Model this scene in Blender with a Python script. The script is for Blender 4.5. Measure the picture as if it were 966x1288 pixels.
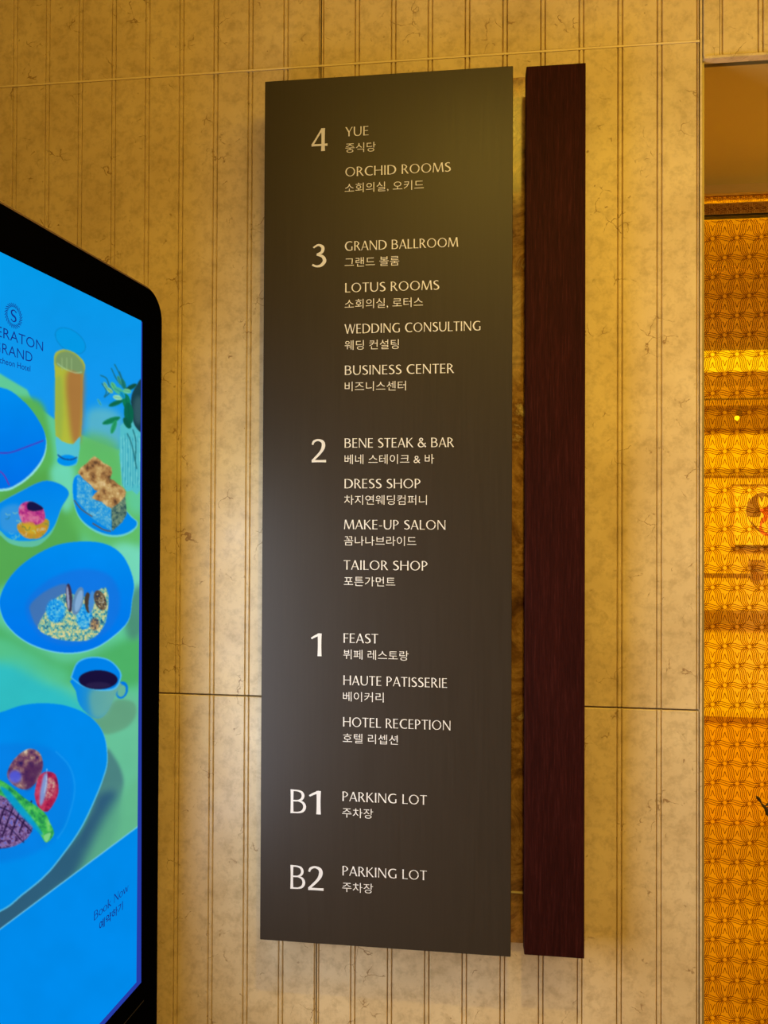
import bpy, bmesh, math, random
import numpy as np
from mathutils import Vector, Matrix

random.seed(7); RNG = np.random.default_rng(7)
for o in list(bpy.data.objects): bpy.data.objects.remove(o)
COL = bpy.context.scene.collection
SC = bpy.context.scene

# ------------------------------------------------------------------ camera
YAW, PITCH, ROLL = .1123, .0096, .0043
CAMP = Vector((0, -1.32, 1.5)); FPX = 930.0; IW, IH = 966, 1288
_f = Vector((0, math.cos(PITCH), math.sin(PITCH))); _u = Vector((0, -math.sin(PITCH), math.cos(PITCH))); _r = Vector((1, 0, 0))
_r, _u = math.cos(ROLL)*_r + math.sin(ROLL)*_u, -math.sin(ROLL)*_r + math.cos(ROLL)*_u
_Z = Matrix.Rotation(YAW, 3, 'Z')
CR, CU, CF = _Z @ _r, _Z @ _u, _Z @ _f
cam = bpy.data.cameras.new('camera'); camo = bpy.data.objects.new('camera', cam); COL.objects.link(camo)
m = Matrix((CR, CU, -CF)).transposed().to_4x4(); m.translation = CAMP; camo.matrix_world = m
cam.sensor_fit = 'VERTICAL'; cam.sensor_height = 36.0; cam.lens = 36.0*FPX/IH; cam.clip_start = .02
SC.camera = camo

def ray(px, py): return CF + (px-IW/2)/FPX*CR - (py-IH/2)/FPX*CU
def P(px, py, y=0.0):                       # point on the plane Y = y seen at a photo pixel
    d = ray(px, py); return CAMP + d*((y-CAMP.y)/d.y)

# ------------------------------------------------------------------ world, lights, exposure
w = bpy.data.worlds.new('world'); SC.world = w; w.use_nodes = True
w.node_tree.nodes['Background'].inputs[0].default_value = (1, .72, .35, 1)
w.node_tree.nodes['Background'].inputs[1].default_value = .02
SC.view_settings.view_transform = 'Standard'; SC.view_settings.look = 'None'
SC.view_settings.gamma = 1.0; SC.view_settings.use_curve_mapping = False
SC.view_settings.exposure = 0.0

def area(name, loc, target, sx, sy, power, color):
    l = bpy.data.lights.new(name, 'AREA'); l.shape = 'RECTANGLE'; l.size = sx; l.size_y = sy; l.energy = power; l.color = color
    o = bpy.data.objects.new(name, l); COL.objects.link(o); o.location = loc
    o.rotation_euler = (Vector(target)-Vector(loc)).to_track_quat('-Z', 'Y').to_euler(); return o
# the kiosk screen's plane (it lights the wall, so it is needed here already)
KD = (CF + (690-483)/FPX*CR - (661-644)/FPX*CU); KD.z = 0; KD.normalize()     # horizontal, runs into the scene
KP = CAMP + ray(176, 403)*1.24
KN = Vector((KD.y, -KD.x, 0))                                                 # faces right
area('ceiling_wash_light', (.75, -1.25, 2.9), (.5, 0, 1.3), 2.6, .5, 23, (1, .62, .045))
area('lobby_ceiling_light', (1.1, -3.2, 2.9), (.6, -1.0, .6), 2.4, 1.2, 16, (1, .62, .07))
area('added_lobby_fill', (2.35, -2.6, 1.0), (.2, 0, 1.0), 1.3, 1.5, 9, (1, .77, .45))  # added unseen fill lamp from the lower right, no window modelled there
kc = Vector((KP.x, KP.y, 1.16)) - KD*.42 + KN*.004
area('screen_glow_light', kc, kc+KN, .46, .80, 11.5, (.84, .87, 1.0))
area('mirror_room_light', (1.1, .85, 2.34), (1.1, 3.0, 1.0), 1.7, .4, 84, (1, .84, .30))
area('alcove_light', (1.3, .1, 1.9), (.8, .45, 2.3), .4, .2, 3, (1, .72, .12))
sl = bpy.data.lights.new('wall_downlight', 'SPOT'); sl.energy = 62; sl.color = (1, .68, .10); sl.shadow_soft_size = .012
sl.spot_size = math.radians(122); sl.spot_blend = .55
so = bpy.data.objects.new('wall_downlight', sl); COL.objects.link(so); so.location = (.085, -1.2, 2.92)

# ------------------------------------------------------------------ materials
def lin(c):
    return tuple(((v/255)/12.92 if v/255 <= .04045 else ((v/255+.055)/1.055)**2.4) for v in c)
def mat(name, col, rough=.5, metal=0.0, spec=.5):
    m = bpy.data.materials.new(name); m.use_nodes = True; b = m.node_tree.nodes['Principled BSDF']
    b.inputs['Base Color'].default_value = (*col, 1); b.inputs['Roughness'].default_value = rough
    b.inputs['Metallic'].default_value = metal; b.inputs['Specular IOR Level'].default_value = spec
    return m
def nd(m, t, **kw):
    n = m.node_tree.nodes.new(t)
    for k, v in kw.items():
        if k in n.inputs: n.inputs[k].default_value = v
        else: setattr(n, k, v)
    return n
def lk(m, a, b): m.node_tree.links.new(a, b)
def ramp(m, src, stops):
    r = nd(m, 'ShaderNodeValToRGB'); lk(m, src, r.inputs[0]); e = r.color_ramp.elements
    while len(e) > 1: e.remove(e[-1])
    e[0].position = stops[0][0]; e[0].color = (*stops[0][1], 1)
    for p, c in stops[1:]:
        x = e.new(p); x.color = (*c, 1)
    return r.outputs[0]
def pos(m, scale=(1, 1, 1)):
    g = nd(m, 'ShaderNodeNewGeometry'); mp = nd(m, 'ShaderNodeMapping'); mp.inputs['Scale'].default_value = scale
    lk(m, g.outputs['Position'], mp.inputs['Vector']); return mp.outputs[0]
def noise(m, vec, scale, detail=4, rough=.55, dist=0.0):
    n = nd(m, 'ShaderNodeTexNoise'); n.inputs['Scale'].default_value = scale; n.inputs['Detail'].default_value = detail
    n.inputs['Roughness'].default_value = rough; n.inputs['Distortion'].default_value = dist; lk(m, vec, n.inputs['Vector']); return n.outputs[0]
def mix(m, fac, a, b, mode='MIX'):
    n = nd(m, 'ShaderNodeMix'); n.data_type = 'RGBA'; n.blend_type = mode
    for s, v in ((0, fac), (6, a), (7, b)):
        if hasattr(v, 'links'): lk(m, v, n.inputs[s])
        else: n.inputs[s].default_value = v if s == 0 else (*v, 1)
    return n.outputs[2]
def bump(m, src, strength, dist=.001):
    b = nd(m, 'ShaderNodeBump'); b.inputs['Strength'].default_value = strength; b.inputs['Distance'].default_value = dist
    lk(m, src, b.inputs['Height']); lk(m, b.outputs[0], m.node_tree.nodes['Principled BSDF'].inputs['Normal'])
def base(m, out): lk(m, out, m.node_tree.nodes['Principled BSDF'].inputs['Base Color'])

def marble():
    m = mat('cream_marble', (.7, .55, .35), .34)
    v = pos(m)
    big = ramp(m, noise(m, v, 6, 6, .62, .25), [(.30, (.62, .47, .25)), (.5, (.72, .565, .32)), (.72, (.80, .645, .38))])
    sm = ramp(m, noise(m, v, 45, 6, .7, .15), [(.34, (.58, .53, .46)), (.54, (1, 1, 1))])
    c = mix(m, .55, big, sm, 'MULTIPLY')
    # fine hairline veins
    wv = nd(m, 'ShaderNodeVectorMath'); wv.operation = 'ADD'
    nn = nd(m, 'ShaderNodeTexNoise'); nn.inputs['Scale'].default_value = 14; nn.inputs['Detail'].default_value = 5; lk(m, v, nn.inputs['Vector'])
    sc = nd(m, 'ShaderNodeVectorMath'); sc.operation = 'SCALE'; sc.inputs[3].default_value = .09; lk(m, nn.outputs[1], sc.inputs[0])
    lk(m, v, wv.inputs[0]); lk(m, sc.outputs[0], wv.inputs[1])
    vo = nd(m, 'ShaderNodeTexVoronoi'); vo.feature = 'DISTANCE_TO_EDGE'; vo.inputs['Scale'].default_value = 26; lk(m, wv.outputs[0], vo.inputs['Vector'])
    vein = ramp(m, vo.outputs['Distance'], [(0, (1, 1, 1)), (.010, (1, 1, 1)), (.026, (0, 0, 0))])
    mask = ramp(m, noise(m, v, 14, 4, .7), [(.56, (0, 0, 0)), (.62, (1, 1, 1))])
    f = mix(m, 1.0, vein, mask, 'MULTIPLY')
    c = mix(m, f, c, (.34, .21, .09))
    vo2 = nd(m, 'ShaderNodeTexVoronoi'); vo2.inputs['Scale'].default_value = 32; lk(m, wv.outputs[0], vo2.inputs['Vector'])
    pit = ramp(m, vo2.outputs['Distance'], [(0, (1, 1, 1)), (.05, (1, 1, 1)), (.09, (0, 0, 0))])
    mask2 = ramp(m, noise(m, v, 6, 3, .6), [(.50, (0, 0, 0)), (.60, (.8, .8, .8))])
    c = mix(m, mix(m, 1.0, pit, mask2, 'MULTIPLY'), c, (.28, .15, .06))
    base(m, c)
    bump(m, noise(m, v, 60, 4), .12, .0006)
    rr = ramp(m, noise(m, v, 7, 3), [(.3, (.27,)*3), (.7, (.4,)*3)]); lk(m, rr, m.node_tree.nodes['Principled BSDF'].inputs['Roughness'])
    return m
M = {}
M['marble'] = marble()
M['backing'] = mat('dark_joint_backing', (.03, .018, .01), .8)
M['grout'] = mat('pale_grout', (.85, .70, .42), .35)
M['lettering'] = mat('cream_lettering', (.74, .71, .66), .5)
M['numeral'] = mat('cream_numerals', (.68, .66, .63), .42)
M['gold'] = mat('satin_gold_trim', (.34, .27, .09), .4, .4)
M['black'] = mat('black_glass_bezel', (.001, .001, .0015), .15, 0, .0)
M['housing'] = mat('bronze_housing', (.20, .13, .10), .45, .3)
M['darkmetal'] = mat('dark_bracket_metal', (.02, .016, .012), .45, .7)
M['plaster'] = mat('warm_plaster', (.62, .50, .34), .7)
M['white'] = mat('warm_white_ceiling', (.72, .62, .45), .8)
M['leaf'] = mat('dark_dried_leaf', (.025, .012, .008), .6)

def grey_panel():
    m = mat('dark_satin_metal', (.105, .095, .082), .42, .0, .32); v = pos(m, (1, 1, .03))
    n = noise(m, v, 260, 3, .6)
    base(m, ramp(m, n, [(.3, (.029, .0215, .0145)), (.7, (.033, .0245, .0165))]))
    rr = ramp(m, n, [(.3, (.40,)*3), (.7, (.44,)*3)]); lk(m, rr, m.node_tree.nodes['Principled BSDF'].inputs['Roughness'])
    return m
M['panel'] = grey_panel()
def wenge():
    m = mat('dark_red_wood', (.04, .008, .006), .6, 0, .06); v = pos(m, (1, 1, .045))
    a = noise(m, v, 520, 4, .7); b = noise(m, v, 60, 4, .6, .3)
    c1 = ramp(m, a, [(.35, (.019, .0030, .0022)), (.55, (.030, .0050, .0036)), (.72, (.050, .0100, .008))])
    c2 = ramp(m, b, [(.3, (.8, .8, .8)), (.7, (1.1, 1.05, 1.05))])
    base(m, mix(m, 1.0, c1, c2, 'MULTIPLY')); bump(m, a, .5, .0008); return m
M['wood'] = wenge()
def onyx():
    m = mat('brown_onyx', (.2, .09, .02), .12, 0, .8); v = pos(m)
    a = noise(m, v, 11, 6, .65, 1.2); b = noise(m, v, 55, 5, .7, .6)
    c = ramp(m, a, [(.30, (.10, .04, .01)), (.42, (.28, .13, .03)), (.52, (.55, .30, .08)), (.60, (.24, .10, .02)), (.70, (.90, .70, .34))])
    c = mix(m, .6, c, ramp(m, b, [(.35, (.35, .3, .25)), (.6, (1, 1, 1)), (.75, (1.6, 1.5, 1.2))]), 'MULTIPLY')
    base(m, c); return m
M['onyx'] = onyx()
def emit(name, col, s=1.0):
    m = bpy.data.materials.new(name); m.use_nodes = True; n = m.node_tree; n.nodes.remove(n.nodes['Principled BSDF'])
    e = n.nodes.new('ShaderNodeEmission'); e.inputs[0].default_value = (*col, 1); e.inputs[1].default_value = s
    n.links.new(e.outputs[0], n.nodes['Material Output'].inputs[0]); return m
def screen_mat():
    m = emit('screen_image', (0, 0, 0)); a = nd(m, 'ShaderNodeVertexColor'); a.layer_name = 'Col'
    lk(m, a.outputs[0], [x for x in m.node_tree.nodes if x.type == 'EMISSION'][0].inputs[0]); return m
M['screen'] = screen_mat()
M['navy'] = emit('navy_screen_print', lin((18, 50, 140)))
M['edge_glow'] = emit('screen_edge_glow', lin((38, 60, 165)))
M['cove'] = emit('cove_glow', (1, .84, .35), 1.5)
M['bulb'] = emit('bulb_glow', (1, .9, .5), 8.0)
def amber_glass():
    m = bpy.data.materials.new('amber_glass'); m.use_nodes = True; n = m.node_tree; n.nodes.remove(n.nodes['Principled BSDF'])
    t = n.nodes.new('ShaderNodeBsdfTransparent'); t.inputs[0].default_value = (1, .80, .06, 1)
    g = n.nodes.new('ShaderNodeBsdfGlossy'); g.inputs[0].default_value = (1, .75, .35, 1); g.inputs[1].default_value = .12
    d = n.nodes.new('ShaderNodeBsdfTranslucent'); d.inputs[0].default_value = (1, .55, .02, 1)
    a = n.nodes.new('ShaderNodeMixShader'); a.inputs[0].default_value = .12
    b = n.nodes.new('ShaderNodeMixShader'); b.inputs[0].default_value = .05
    n.links.new(t.outputs[0], a.inputs[1]); n.links.new(d.outputs[0], a.inputs[2])
    n.links.new(a.outputs[0], b.inputs[1]); n.links.new(g.outputs[0], b.inputs[2])
    n.links.new(b.outputs[0], n.nodes['Material Output'].inputs[0]); return m
M['amber'] = amber_glass()
def etched():
    m = bpy.data.materials.new('etched_lines'); m.use_nodes = True; n = m.node_tree; n.nodes.remove(n.nodes['Principled BSDF'])
    t = n.nodes.new('ShaderNodeBsdfTransparent'); t.inputs[0].default_value = (.62, .40, .2, 1)
    d = n.nodes.new('ShaderNodeBsdfDiffuse'); d.inputs[0].default_value = (.20, .08, .01, 1)
    a = n.nodes.new('ShaderNodeMixShader'); a.inputs[0].default_value = .35
    n.links.new(t.outputs[0], a.inputs[1]); n.links.new(d.outputs[0], a.inputs[2]); n.links.new(a.outputs[0], n.nodes['Material Output'].inputs[0]); return m
M['etch'] = etched()
def floor_mat():
    m = mat('polished_stone_floor', (.5, .38, .25), .18); v = pos(m)
    base(m, ramp(m, noise(m, v, 3, 6, .6, .5), [(.3, (.38, .27, .17)), (.7, (.6, .47, .32))])); return m
M['floor'] = floor_mat()

# ------------------------------------------------------------------ object helpers
def wpos(p):
    v = Vector((0, 0, 0))
    while p is not None: v += p.location; p = p.parent
    return v
def link(name, me, material, parent=None, origin=None):
    o = bpy.data.objects.new(name, me); COL.objects.link(o)
    if material is not None and not me.materials: me.materials.append(material)
    c = Vector(origin) if origin is not None else Vector((0, 0, 0))
    if parent is not None: o.parent = parent; c = c - wpos(parent)
    o.location = c; return o
def mesh_obj(name, verts, faces, material, parent=None, smooth=False):
    vs = [Vector(v) for v in verts]
    lo = Vector([min(v[i] for v in vs) for i in range(3)]); hi = Vector([max(v[i] for v in vs) for i in range(3)])
    c = (lo+hi)/2; c.z = lo.z
    me = bpy.data.meshes.new(name); me.from_pydata([v-c for v in vs], [], faces)
    if smooth: me.polygons.foreach_set('use_smooth', [True]*len(me.polygons))
    me.update(); return link(name, me, material, parent, c)
def box_bm(lo, hi, bev=0.0, seg=2):
    bm = bmesh.new(); bmesh.ops.create_cube(bm, size=1)
    lo = Vector(lo); hi = Vector(hi); c = (lo+hi)/2; s = hi-lo
    for v in bm.verts: v.co = Vector((v.co.x*s.x, v.co.y*s.y, v.co.z*s.z)) + c
    if bev > 0: bmesh.ops.bevel(bm, geom=bm.edges[:], offset=bev, segments=seg, affect='EDGES', profile=.5)
    return bm
def bm_obj(name, bm, material, parent=None, smooth=False):
    vs = [v.co.copy() for v in bm.verts]; bm.verts.index_update()
    fs = [[v.index for v in f.verts] for f in bm.faces]; bm.free()
    return mesh_obj(name, vs, fs, material, parent, smooth)
def box(name, lo, hi, material, parent=None, bev=0.0): return bm_obj(name, box_bm(lo, hi, bev), material, parent)
def empty(name, loc, parent=None):
    o = bpy.data.objects.new(name, None); COL.objects.link(o); o.empty_display_size = .05
    o.location = Vector(loc) - (wpos(parent) if parent else Vector((0, 0, 0))); o.parent = parent; return o
def tag(o, label=None, cat=None, group=None, kind=None):
    for k, v in (('label', label), ('category', cat), ('group', group), ('kind', kind)):
        if v: o[k] = v
    return o
def tube(name, pts, rads, material, parent=None, n=8):
    vs, fs = [], []
    pts = [Vector(p) for p in pts]
    for i, p in enumerate(pts):
        d = (pts[min(i+1, len(pts)-1)] - pts[max(i-1, 0)]).normalized()
        a = d.cross(Vector((0, 0, 1)) if abs(d.z) < .9 else Vector((1, 0, 0))).normalized(); b = d.cross(a)
        for k in range(n):
            t = 2*math.pi*k/n; vs.append(p + rads[i]*(math.cos(t)*a + math.sin(t)*b))
    for i in range(len(pts)-1):
        for k in range(n):
            fs.append((i*n+k, i*n+(k+1) % n, (i+1)*n+(k+1) % n, (i+1)*n+k))
    fs.append(tuple(range(n))); fs.append(tuple(range((len(pts)-1)*n, len(pts)*n)))
    return mesh_obj(name, vs, fs, material, parent, True)

# ------------------------------------------------------------------ the room shell
XL, XR, YF, ZC = -2.6, 2.7, -4.6, 2.98
AX0, AX1, AZ, AY = .4034, 1.60, 2.298, .52         # alcove: left, right, top, depth
tag(box('floor', (XL, YF, -.06), (XR, 3.6, 0), M['floor']), kind='structure')
tag(box('ceiling', (XL, YF, ZC), (XR, .3, ZC+.06), M['white']), kind='structure')
tag(box('wall_left', (XL-.08, YF, 0), (XL, .3, ZC), M['plaster']), kind='structure')
tag(box('wall_right', (XR, YF, 0), (XR+.08, 3.6, ZC), M['plaster']), kind='structure')
tag(box('wall_front', (XL, YF-.08, 0), (XR, YF, ZC), M['plaster']), kind='structure')

# backing of the marble wall, with the alcove opening cut out of it
bm = bmesh.new()
for lo, hi in (((XL, .022, 0), (AX0-.006, .30, ZC)), ((AX1+.006, .022, 0), (XR, .30, ZC)), ((AX0-.006, .022, AZ+.012), (AX1+.006, .30, ZC))):
    b2 = box_bm(lo, hi); me = bpy.data.meshes.new('t'); b2.to_mesh(me); b2.free(); bm.from_mesh(me); bpy.data.meshes.remove(me)
wall = tag(bm_obj('wall_back', bm, M['backing']), kind='structure')

PITCHX, X0 = .0663, -.2678                          # strip module and the joint left of the sign
GR, RIB = .0030, .0046                              # V groove width, narrow rib between the pair
def strip_mesh(name, h, first=False, last=False, th=.02):
    """one fluted marble strip: half of a narrow rib, V groove, wide face, V groove, half rib"""
    g, d = GR, .0042; hr = RIB/2
    a = .0010 if first else .0
    b = .0014 if last else .0
    pr = [(a, th), (a, 0), (hr, 0), (hr+g/2, d), (hr+g, 0), (PITCHX-hr-g, 0), (PITCHX-hr-g/2, d), (PITCHX-hr, 0), (PITCHX-b, 0), (PITCHX-b, th)]
    vs, fs = [], []
    for z, iny in ((.0, .0012), (.0012, 0), (h-.0012, 0), (h, .0012)):
        for x, y in pr: vs.append((x, y+iny if y < th else y, z))
    n = len(pr)
    for k in range(3):
        for i in range(n-1): fs.append((k*n+i, k*n+i+1, (k+1)*n+i+1, (k+1)*n+i))
    fs.append(tuple(range(n-1, -1, -1))); fs.append(tuple(range(3*n, 4*n)))
    me = bpy.data.meshes.new(name); me.from_pydata(vs, [], fs); me.materials.append(M['marble']); return me
JZ = [0.0, 1.175, 2.327, ZC]
cache = {}
def strips(k0, k1, z0, z1, y=0.0, xs=X0):
    for k in range(k0, k1):
        key = (round(z1-z0, 4), k % 10 == 0, k % 10 == 9)
        if key not in cache: cache[key] = strip_mesh('marble_strip', *key)
        link('marble_strip', cache[key], None, wall, (xs+k*PITCHX, y + (.0004 if (k // 10) % 2 else 0), z0))
for r in range(3):
    strips(-35, 10, JZ[r]+.0013, JZ[r+1]-.0013)
    strips(29, 44, JZ[r]+.0013, JZ[r+1]-.0013, 0, X0)
# pale grout pressed into the upper joint
box('grout_line', (XL, -.0006, JZ[2]-.0019), (X0+10*PITCHX, .012, JZ[2]+.0014), M['grout'], wall)
# jamb rib, gold trim and lintel
box('jamb_rib', (.3962, .0, 0), (.3998, .02, ZC), M['marble'], wall)
box('gold_jamb_trim', (.4002, .001, 0), (AX0, .028, AZ), M['gold'], wall)
LX = .4283-PITCHX/1.0+.0
lint = []
for k in range(0, 19):
    x = LX + k*PITCHX
    if x > AX1+.05: break
    if k == 0:
        box('marble_strip', (.4012, -.003, AZ), (.4283-.0006, .02, ZC), M['marble'], wall, .0008)
    else: 
        key = ('lin', 0, 0)
        if key not in cache: cache[key] = strip_mesh('marble_strip', ZC-AZ)
        link('marble_strip', cache[key], None, wall, (x, -.003, AZ))
box('lintel_lip', (.4012, -.006, AZ-.006), (AX1+.02, .010, AZ-.0005), M['marble'], wall, .001)
# alcove shell
box('alcove_side', (AX0-.03, .03, 0), (AX0, AY+.03, AZ), M['marble'], wall)
box('alcove_side', (AX1, .03, 0), (AX1+.03, AY+.03, AZ), M['marble'], wall)
ztop = P(905, 246, AY).z
box('alcove_soffit', (AX0-.03, .03, AZ), (AX1+.03, AY+.03, AZ+.03), mat('bronze_soffit', (.48, .36, .12), .35, .2), wall)
box('alcove_header', (AX0, AY-.012, ztop), (AX1, AY+.03, AZ), mat('bronze_header', (.5, .32, .12), .35, .2), wall)

# ------------------------------------------------------------------ etched amber glass screen in the alcove
glass = tag(empty('etched_glass_panel', (1.0, AY, 0)), 'tall amber glass panel etched with a repeating lotus petal pattern, in the alcove', 'glass panel')
za, zb = P(905, 256.5, AY).z, P(905, 259.5, AY).z
box('upper_pane', (AX0, AY, za), (AX1, AY+.008, ztop), M['amber'], glass)
box('lower_pane', (AX0, AY, 0), (AX1, AY+.008, zb), M['amber'], glass)
box('pane_joint', (AX0, AY-.002, zb), (AX1, AY+.010, za), M['darkmetal'], glass)
zr = P(905, 270, AY-.02).z
box('top_rail', (AX0, AY-.02, zr), (AX1, AY-.001, zb-.0005), mat('amber_rail', (.42, .22, .04), .35, .3), glass)
box('rail_shadow_gap', (AX0, AY-.021, zr-.004), (AX1, AY-.001, zr), M['darkmetal'], glass)
def etch(name, x0, x1, z0, z1, yy, ax, az, sx=.0558, sz=.0463, lw=.0019):
    """triangular lattice of leaf sheaves; every lattice edge carries four S-curved lines"""
    vs, fs = [], []
    def rib(pts, wd):
        n0 = len(vs)
        for i, p in enumerate(pts):
            q = pts[min(i+1, len(pts)-1)]; r = pts[max(i-1, 0)]
            dx, dz = q[0]-r[0], q[1]-r[1]; L = math.hypot(dx, dz) or 1; nx, nz = -dz/L*wd/2, dx/L*wd/2
            vs.append((p[0]+nx, yy, p[1]+nz)); vs.append((p[0]-nx, yy, p[1]-nz))
        for i in range(len(pts)-1):
            a = n0+2*i; fs.append((a, a+1, a+3, a+2))
    j0 = int((z0-az)//sz)-1; j1 = int((z1-az)//sz)+2
    for j in range(j0, j1):
        for i in range(-3, int((x1-x0)/sx)+3):
            A = (ax+(i+(.5 if j % 2 else 0))*sx, az+j*sz)
            for q, B in enumerate(((A[0]+sx, A[1]), (A[0]+sx/2, A[1]+sz), (A[0]-sx/2, A[1]+sz))):
                L = math.hypot(B[0]-A[0], B[1]-A[1]); ux, uz = (B[0]-A[0])/L, (B[1]-A[1])/L
                for kk in ((-1.75, 0, 1.75) if q == 0 else (-2.1, -.7, .7, 2.1)):
                    pts = []
                    for s in range(11):
                        t = .075+.85*s/10; off = kk*(.0029 if q == 0 else .0034)*math.sin(math.pi*t)**.5 + (.0028 if q == 0 else -.0042 if q == 1 else .0042)*math.sin(2*math.pi*t)
                        x = A[0]+ux*L*t-uz*off; z = A[1]+uz*L*t+ux*off
                        if x0 < x < x1 and z0 < z < z1: pts.append((x, z))
                    if len(pts) > 1: rib(pts, lw)
    # small A and V marks between the sheaves
            for sg in (1, -1):
                for e in (1, -1):
                    p = [(A[0]+e*u_*sx, A[1]+sg*w_*sz) for u_, w_ in ((.0, -.40), (.05, -.60), (.09, -.70))]
                    if all(x0 < a_ < x1 and z0 < b_ < z1 for a_, b_ in p): rib(p, lw*.95)
    return mesh_obj(name, vs, fs, M['etch'], glass)
ap = P(911.5, 665.5, AY)
tag(etch('etched_pattern', AX0+.001, AX1-.001, .01, zr-.006, AY-.0012, ap.x, ap.z), kind='stuff')
ep2 = etch('etched_pattern', AX0+.001, AX1-.001, zr+.001, zb-.002, AY-.0205, ap.x, ap.z, .030, .018, .0010); tag(ep2, kind='stuff')
tag(etch('etched_pattern', AX0+.001, AX1-.001, za+.001, ztop-.001, AY-.0012, ap.x, ap.z, .030, .018, .0010), kind='stuff')

# branch standing in the alcove, only its tip reaches into the frame
br = tag(empty('dried_branch', P(985, 1040, .36)), 'dark dried branch tip at the right edge in front of the lower amber glass', 'branch')
b0 = P(1050, 1085, .36); 
tube('stem', [b0, P(985, 1036, .36), P(966, 1020, .36), P(958, 1011, .36)], [.006, .005, .004, .0022], M['leaf'], br)
tube('leaf', [P(957.6, 1010, .36), P(955.2, 1006, .36), P(953, 1003.5, .36), P(951, 1001, .36)], [.0014, .0032, .0034, .001], M['leaf'], br)
tube('leaf', [P(961, 1014, .36), P(966, 1023, .355), P(974, 1031, .35)], [.001, .006, .002], M['leaf'], br)
tube('leaf', [P(962, 1014, .36), P(972, 1008, .355), P(982, 1004, .35)], [.001, .005, .001], M['leaf'], br)
pot = tag(empty('branch_vase', (b0.x, .36, 0)), 'tall dark vase holding the dried branch in the alcove', 'vase')
def lathe(name, prof, c, material, parent, n=24):
    vs = [(c[0]+r*math.cos(2*math.pi*k/n), c[1]+r*math.sin(2*math.pi*k/n), z) for r, z in prof for k in range(n)]
    fs = [(i*n+k, i*n+(k+1) % n, (i+1)*n+(k+1) % n, (i+1)*n+k) for i in range(len(prof)-1) for k in range(n)]
    return mesh_obj(name, vs, fs, material, parent, True)
lathe('vase_body', [(.001, 0), (.055, .002), (.075, .12), (.085, .35), (.06, .62), (.03, .76), (.038, b0.z), (.03, b0.z), (.024, .76), (.001, .70)], (b0.x, .36), M['darkmetal'], pot)

# ------------------------------------------------------------------ the lobby seen through the glass
YB = 3.0
def bx(px0, px1, py0, py1, y0, y1):
    a = P(px0, py1, y0); b = P(px1, py0, y0); return (a.x, y0, a.z), (b.x, y1, b.z)
mw = mat('lobby_plaster', (.80, .68, .42), .6); mdk = mat('lobby_brown_fascia', (.20, .12, .05), .6)
zc2 = P(905, 447, YB).z
tag(box('wall_far', (.0, YB, 0), (XR, YB+.06, ZC), mw), kind='structure')
tag(box('wall_lobby_left', (.02, AY+.05, 0), (.10, YB, zc2+.1), mw), kind='structure')
tag(box('trim_1', (.1, .36, zc2+.02), (XR, YB, zc2+.08), mat('lobby_ceiling', (.15, .095, .03), .8)), kind='structure')
cv = tag(empty('cove_light', (1.6, YB-.05, 2.3)), 'bright yellow cove light along the lobby ceiling seen through amber glass', 'light')
z0, z1, z2, z3, z4 = (P(905, q, YB-.2).z for q in (447, 468, 487, 511, 536))
box('light_strip', (.1, YB-.03, P(905, 468, YB-.03).z-.02), (XR, YB-.005, zc2+.02), M['cove'], cv)
box('fascia', (.1, YB-.20, z2), (XR, YB-.16, z1), mdk, cv)
box('fascia_trim', (.1, YB-.22, z3), (XR, YB-.12, z2), mat('fascia_gold', (.30, .19, .06), .5), cv)
box('fascia_line', (.1, YB-.225, P(905, 502, YB-.22).z-.006), (XR, YB-.12, P(905, 502, YB-.22).z+.004), M['darkmetal'], cv)
box('recess_panel', (.1, YB-.12, z4), (XR, YB-.04, z3), mdk, cv)
sp = tag(empty('spot_lamp', P(927, 526, YB-.17)), 'small hanging spot lamp glowing below the lobby ceiling', 'lamp')
c = P(927, 526, YB-.17); lathe('bulb', [(.001, c.z-.012), (.010, c.z-.007), (.012, c.z+.003), (.008, c.z+.010), (.001, c.z+.012)], (c.x, c.y), M['bulb'], sp, 12)
c2 = P(930, 519, YB-.17); lathe('lamp_holder', [(.001, c2.z-.02), (.014, c2.z-.018), (.016, c2.z+.012), (.006, c2.z+.018), (.005, z3+.001)], (c2.x, c2.y), M['darkmetal'], sp, 12)
tag(box('trim_2', (.1, YB-.03, P(905, 724, YB-.03).z), (XR, YB, P(905, 721.5, YB-.03).z), mdk), kind='structure')
tag(box('trim_3', (.1, YB-.10, P(905, 783, YB-.1).z), (XR, YB, P(905, 770, YB-.1).z), mdk), kind='structure')
tag(box('trim_4', (.1, YB-.05, P(905, 598, YB-.05).z), (XR, YB, P(905, 590, YB-.05).z), M['gold']), kind='structure')
cs = tag(empty('console_cabinet', (1.8, YB-.3, 0)), 'long low cabinet with a pale top under the lobby wall ledge', 'cabinet')
zt, zt2 = P(905, 893, YB-.5).z, P(905, 900, YB-.5).z
box('cabinet_body', (.12, YB-.48, 0), (XR-.05, YB-.001, zt2), mat('cabinet_amber', (.85, .60, .20), .5), cs)
box('cabinet_top', (.12, YB-.52, zt2), (XR-.05, YB-.001, zt), mat('cabinet_top_pale', (.9, .8, .55), .4), cs)
pic = tag(empty('framed_picture', P(960, 688, YB-.05)), 'framed picture with a dark animal and red splash on the lobby wall', 'picture')
lo, hi = bx(925, 1015, 610, 690, YB-.05, YB-.01); box('mount_board', lo, hi, mat('picture_cream', (.95, .85, .5), .5), pic)
lo, hi = bx(925, 1015, 686, 690, YB-.07, YB-.01); box('frame_bottom', lo, hi, M['darkmetal'], pic)
lo, hi = bx(924, 1015, 609, 611.5, YB-.06, YB-.01); box('frame_top', lo, hi, mdk, pic)
lo, hi = bx(924, 926, 611, 688, YB-.06, YB-.01); box('frame_side', lo, hi, mat('frame_pale', (.95, .8, .45), .4), pic)
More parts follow.
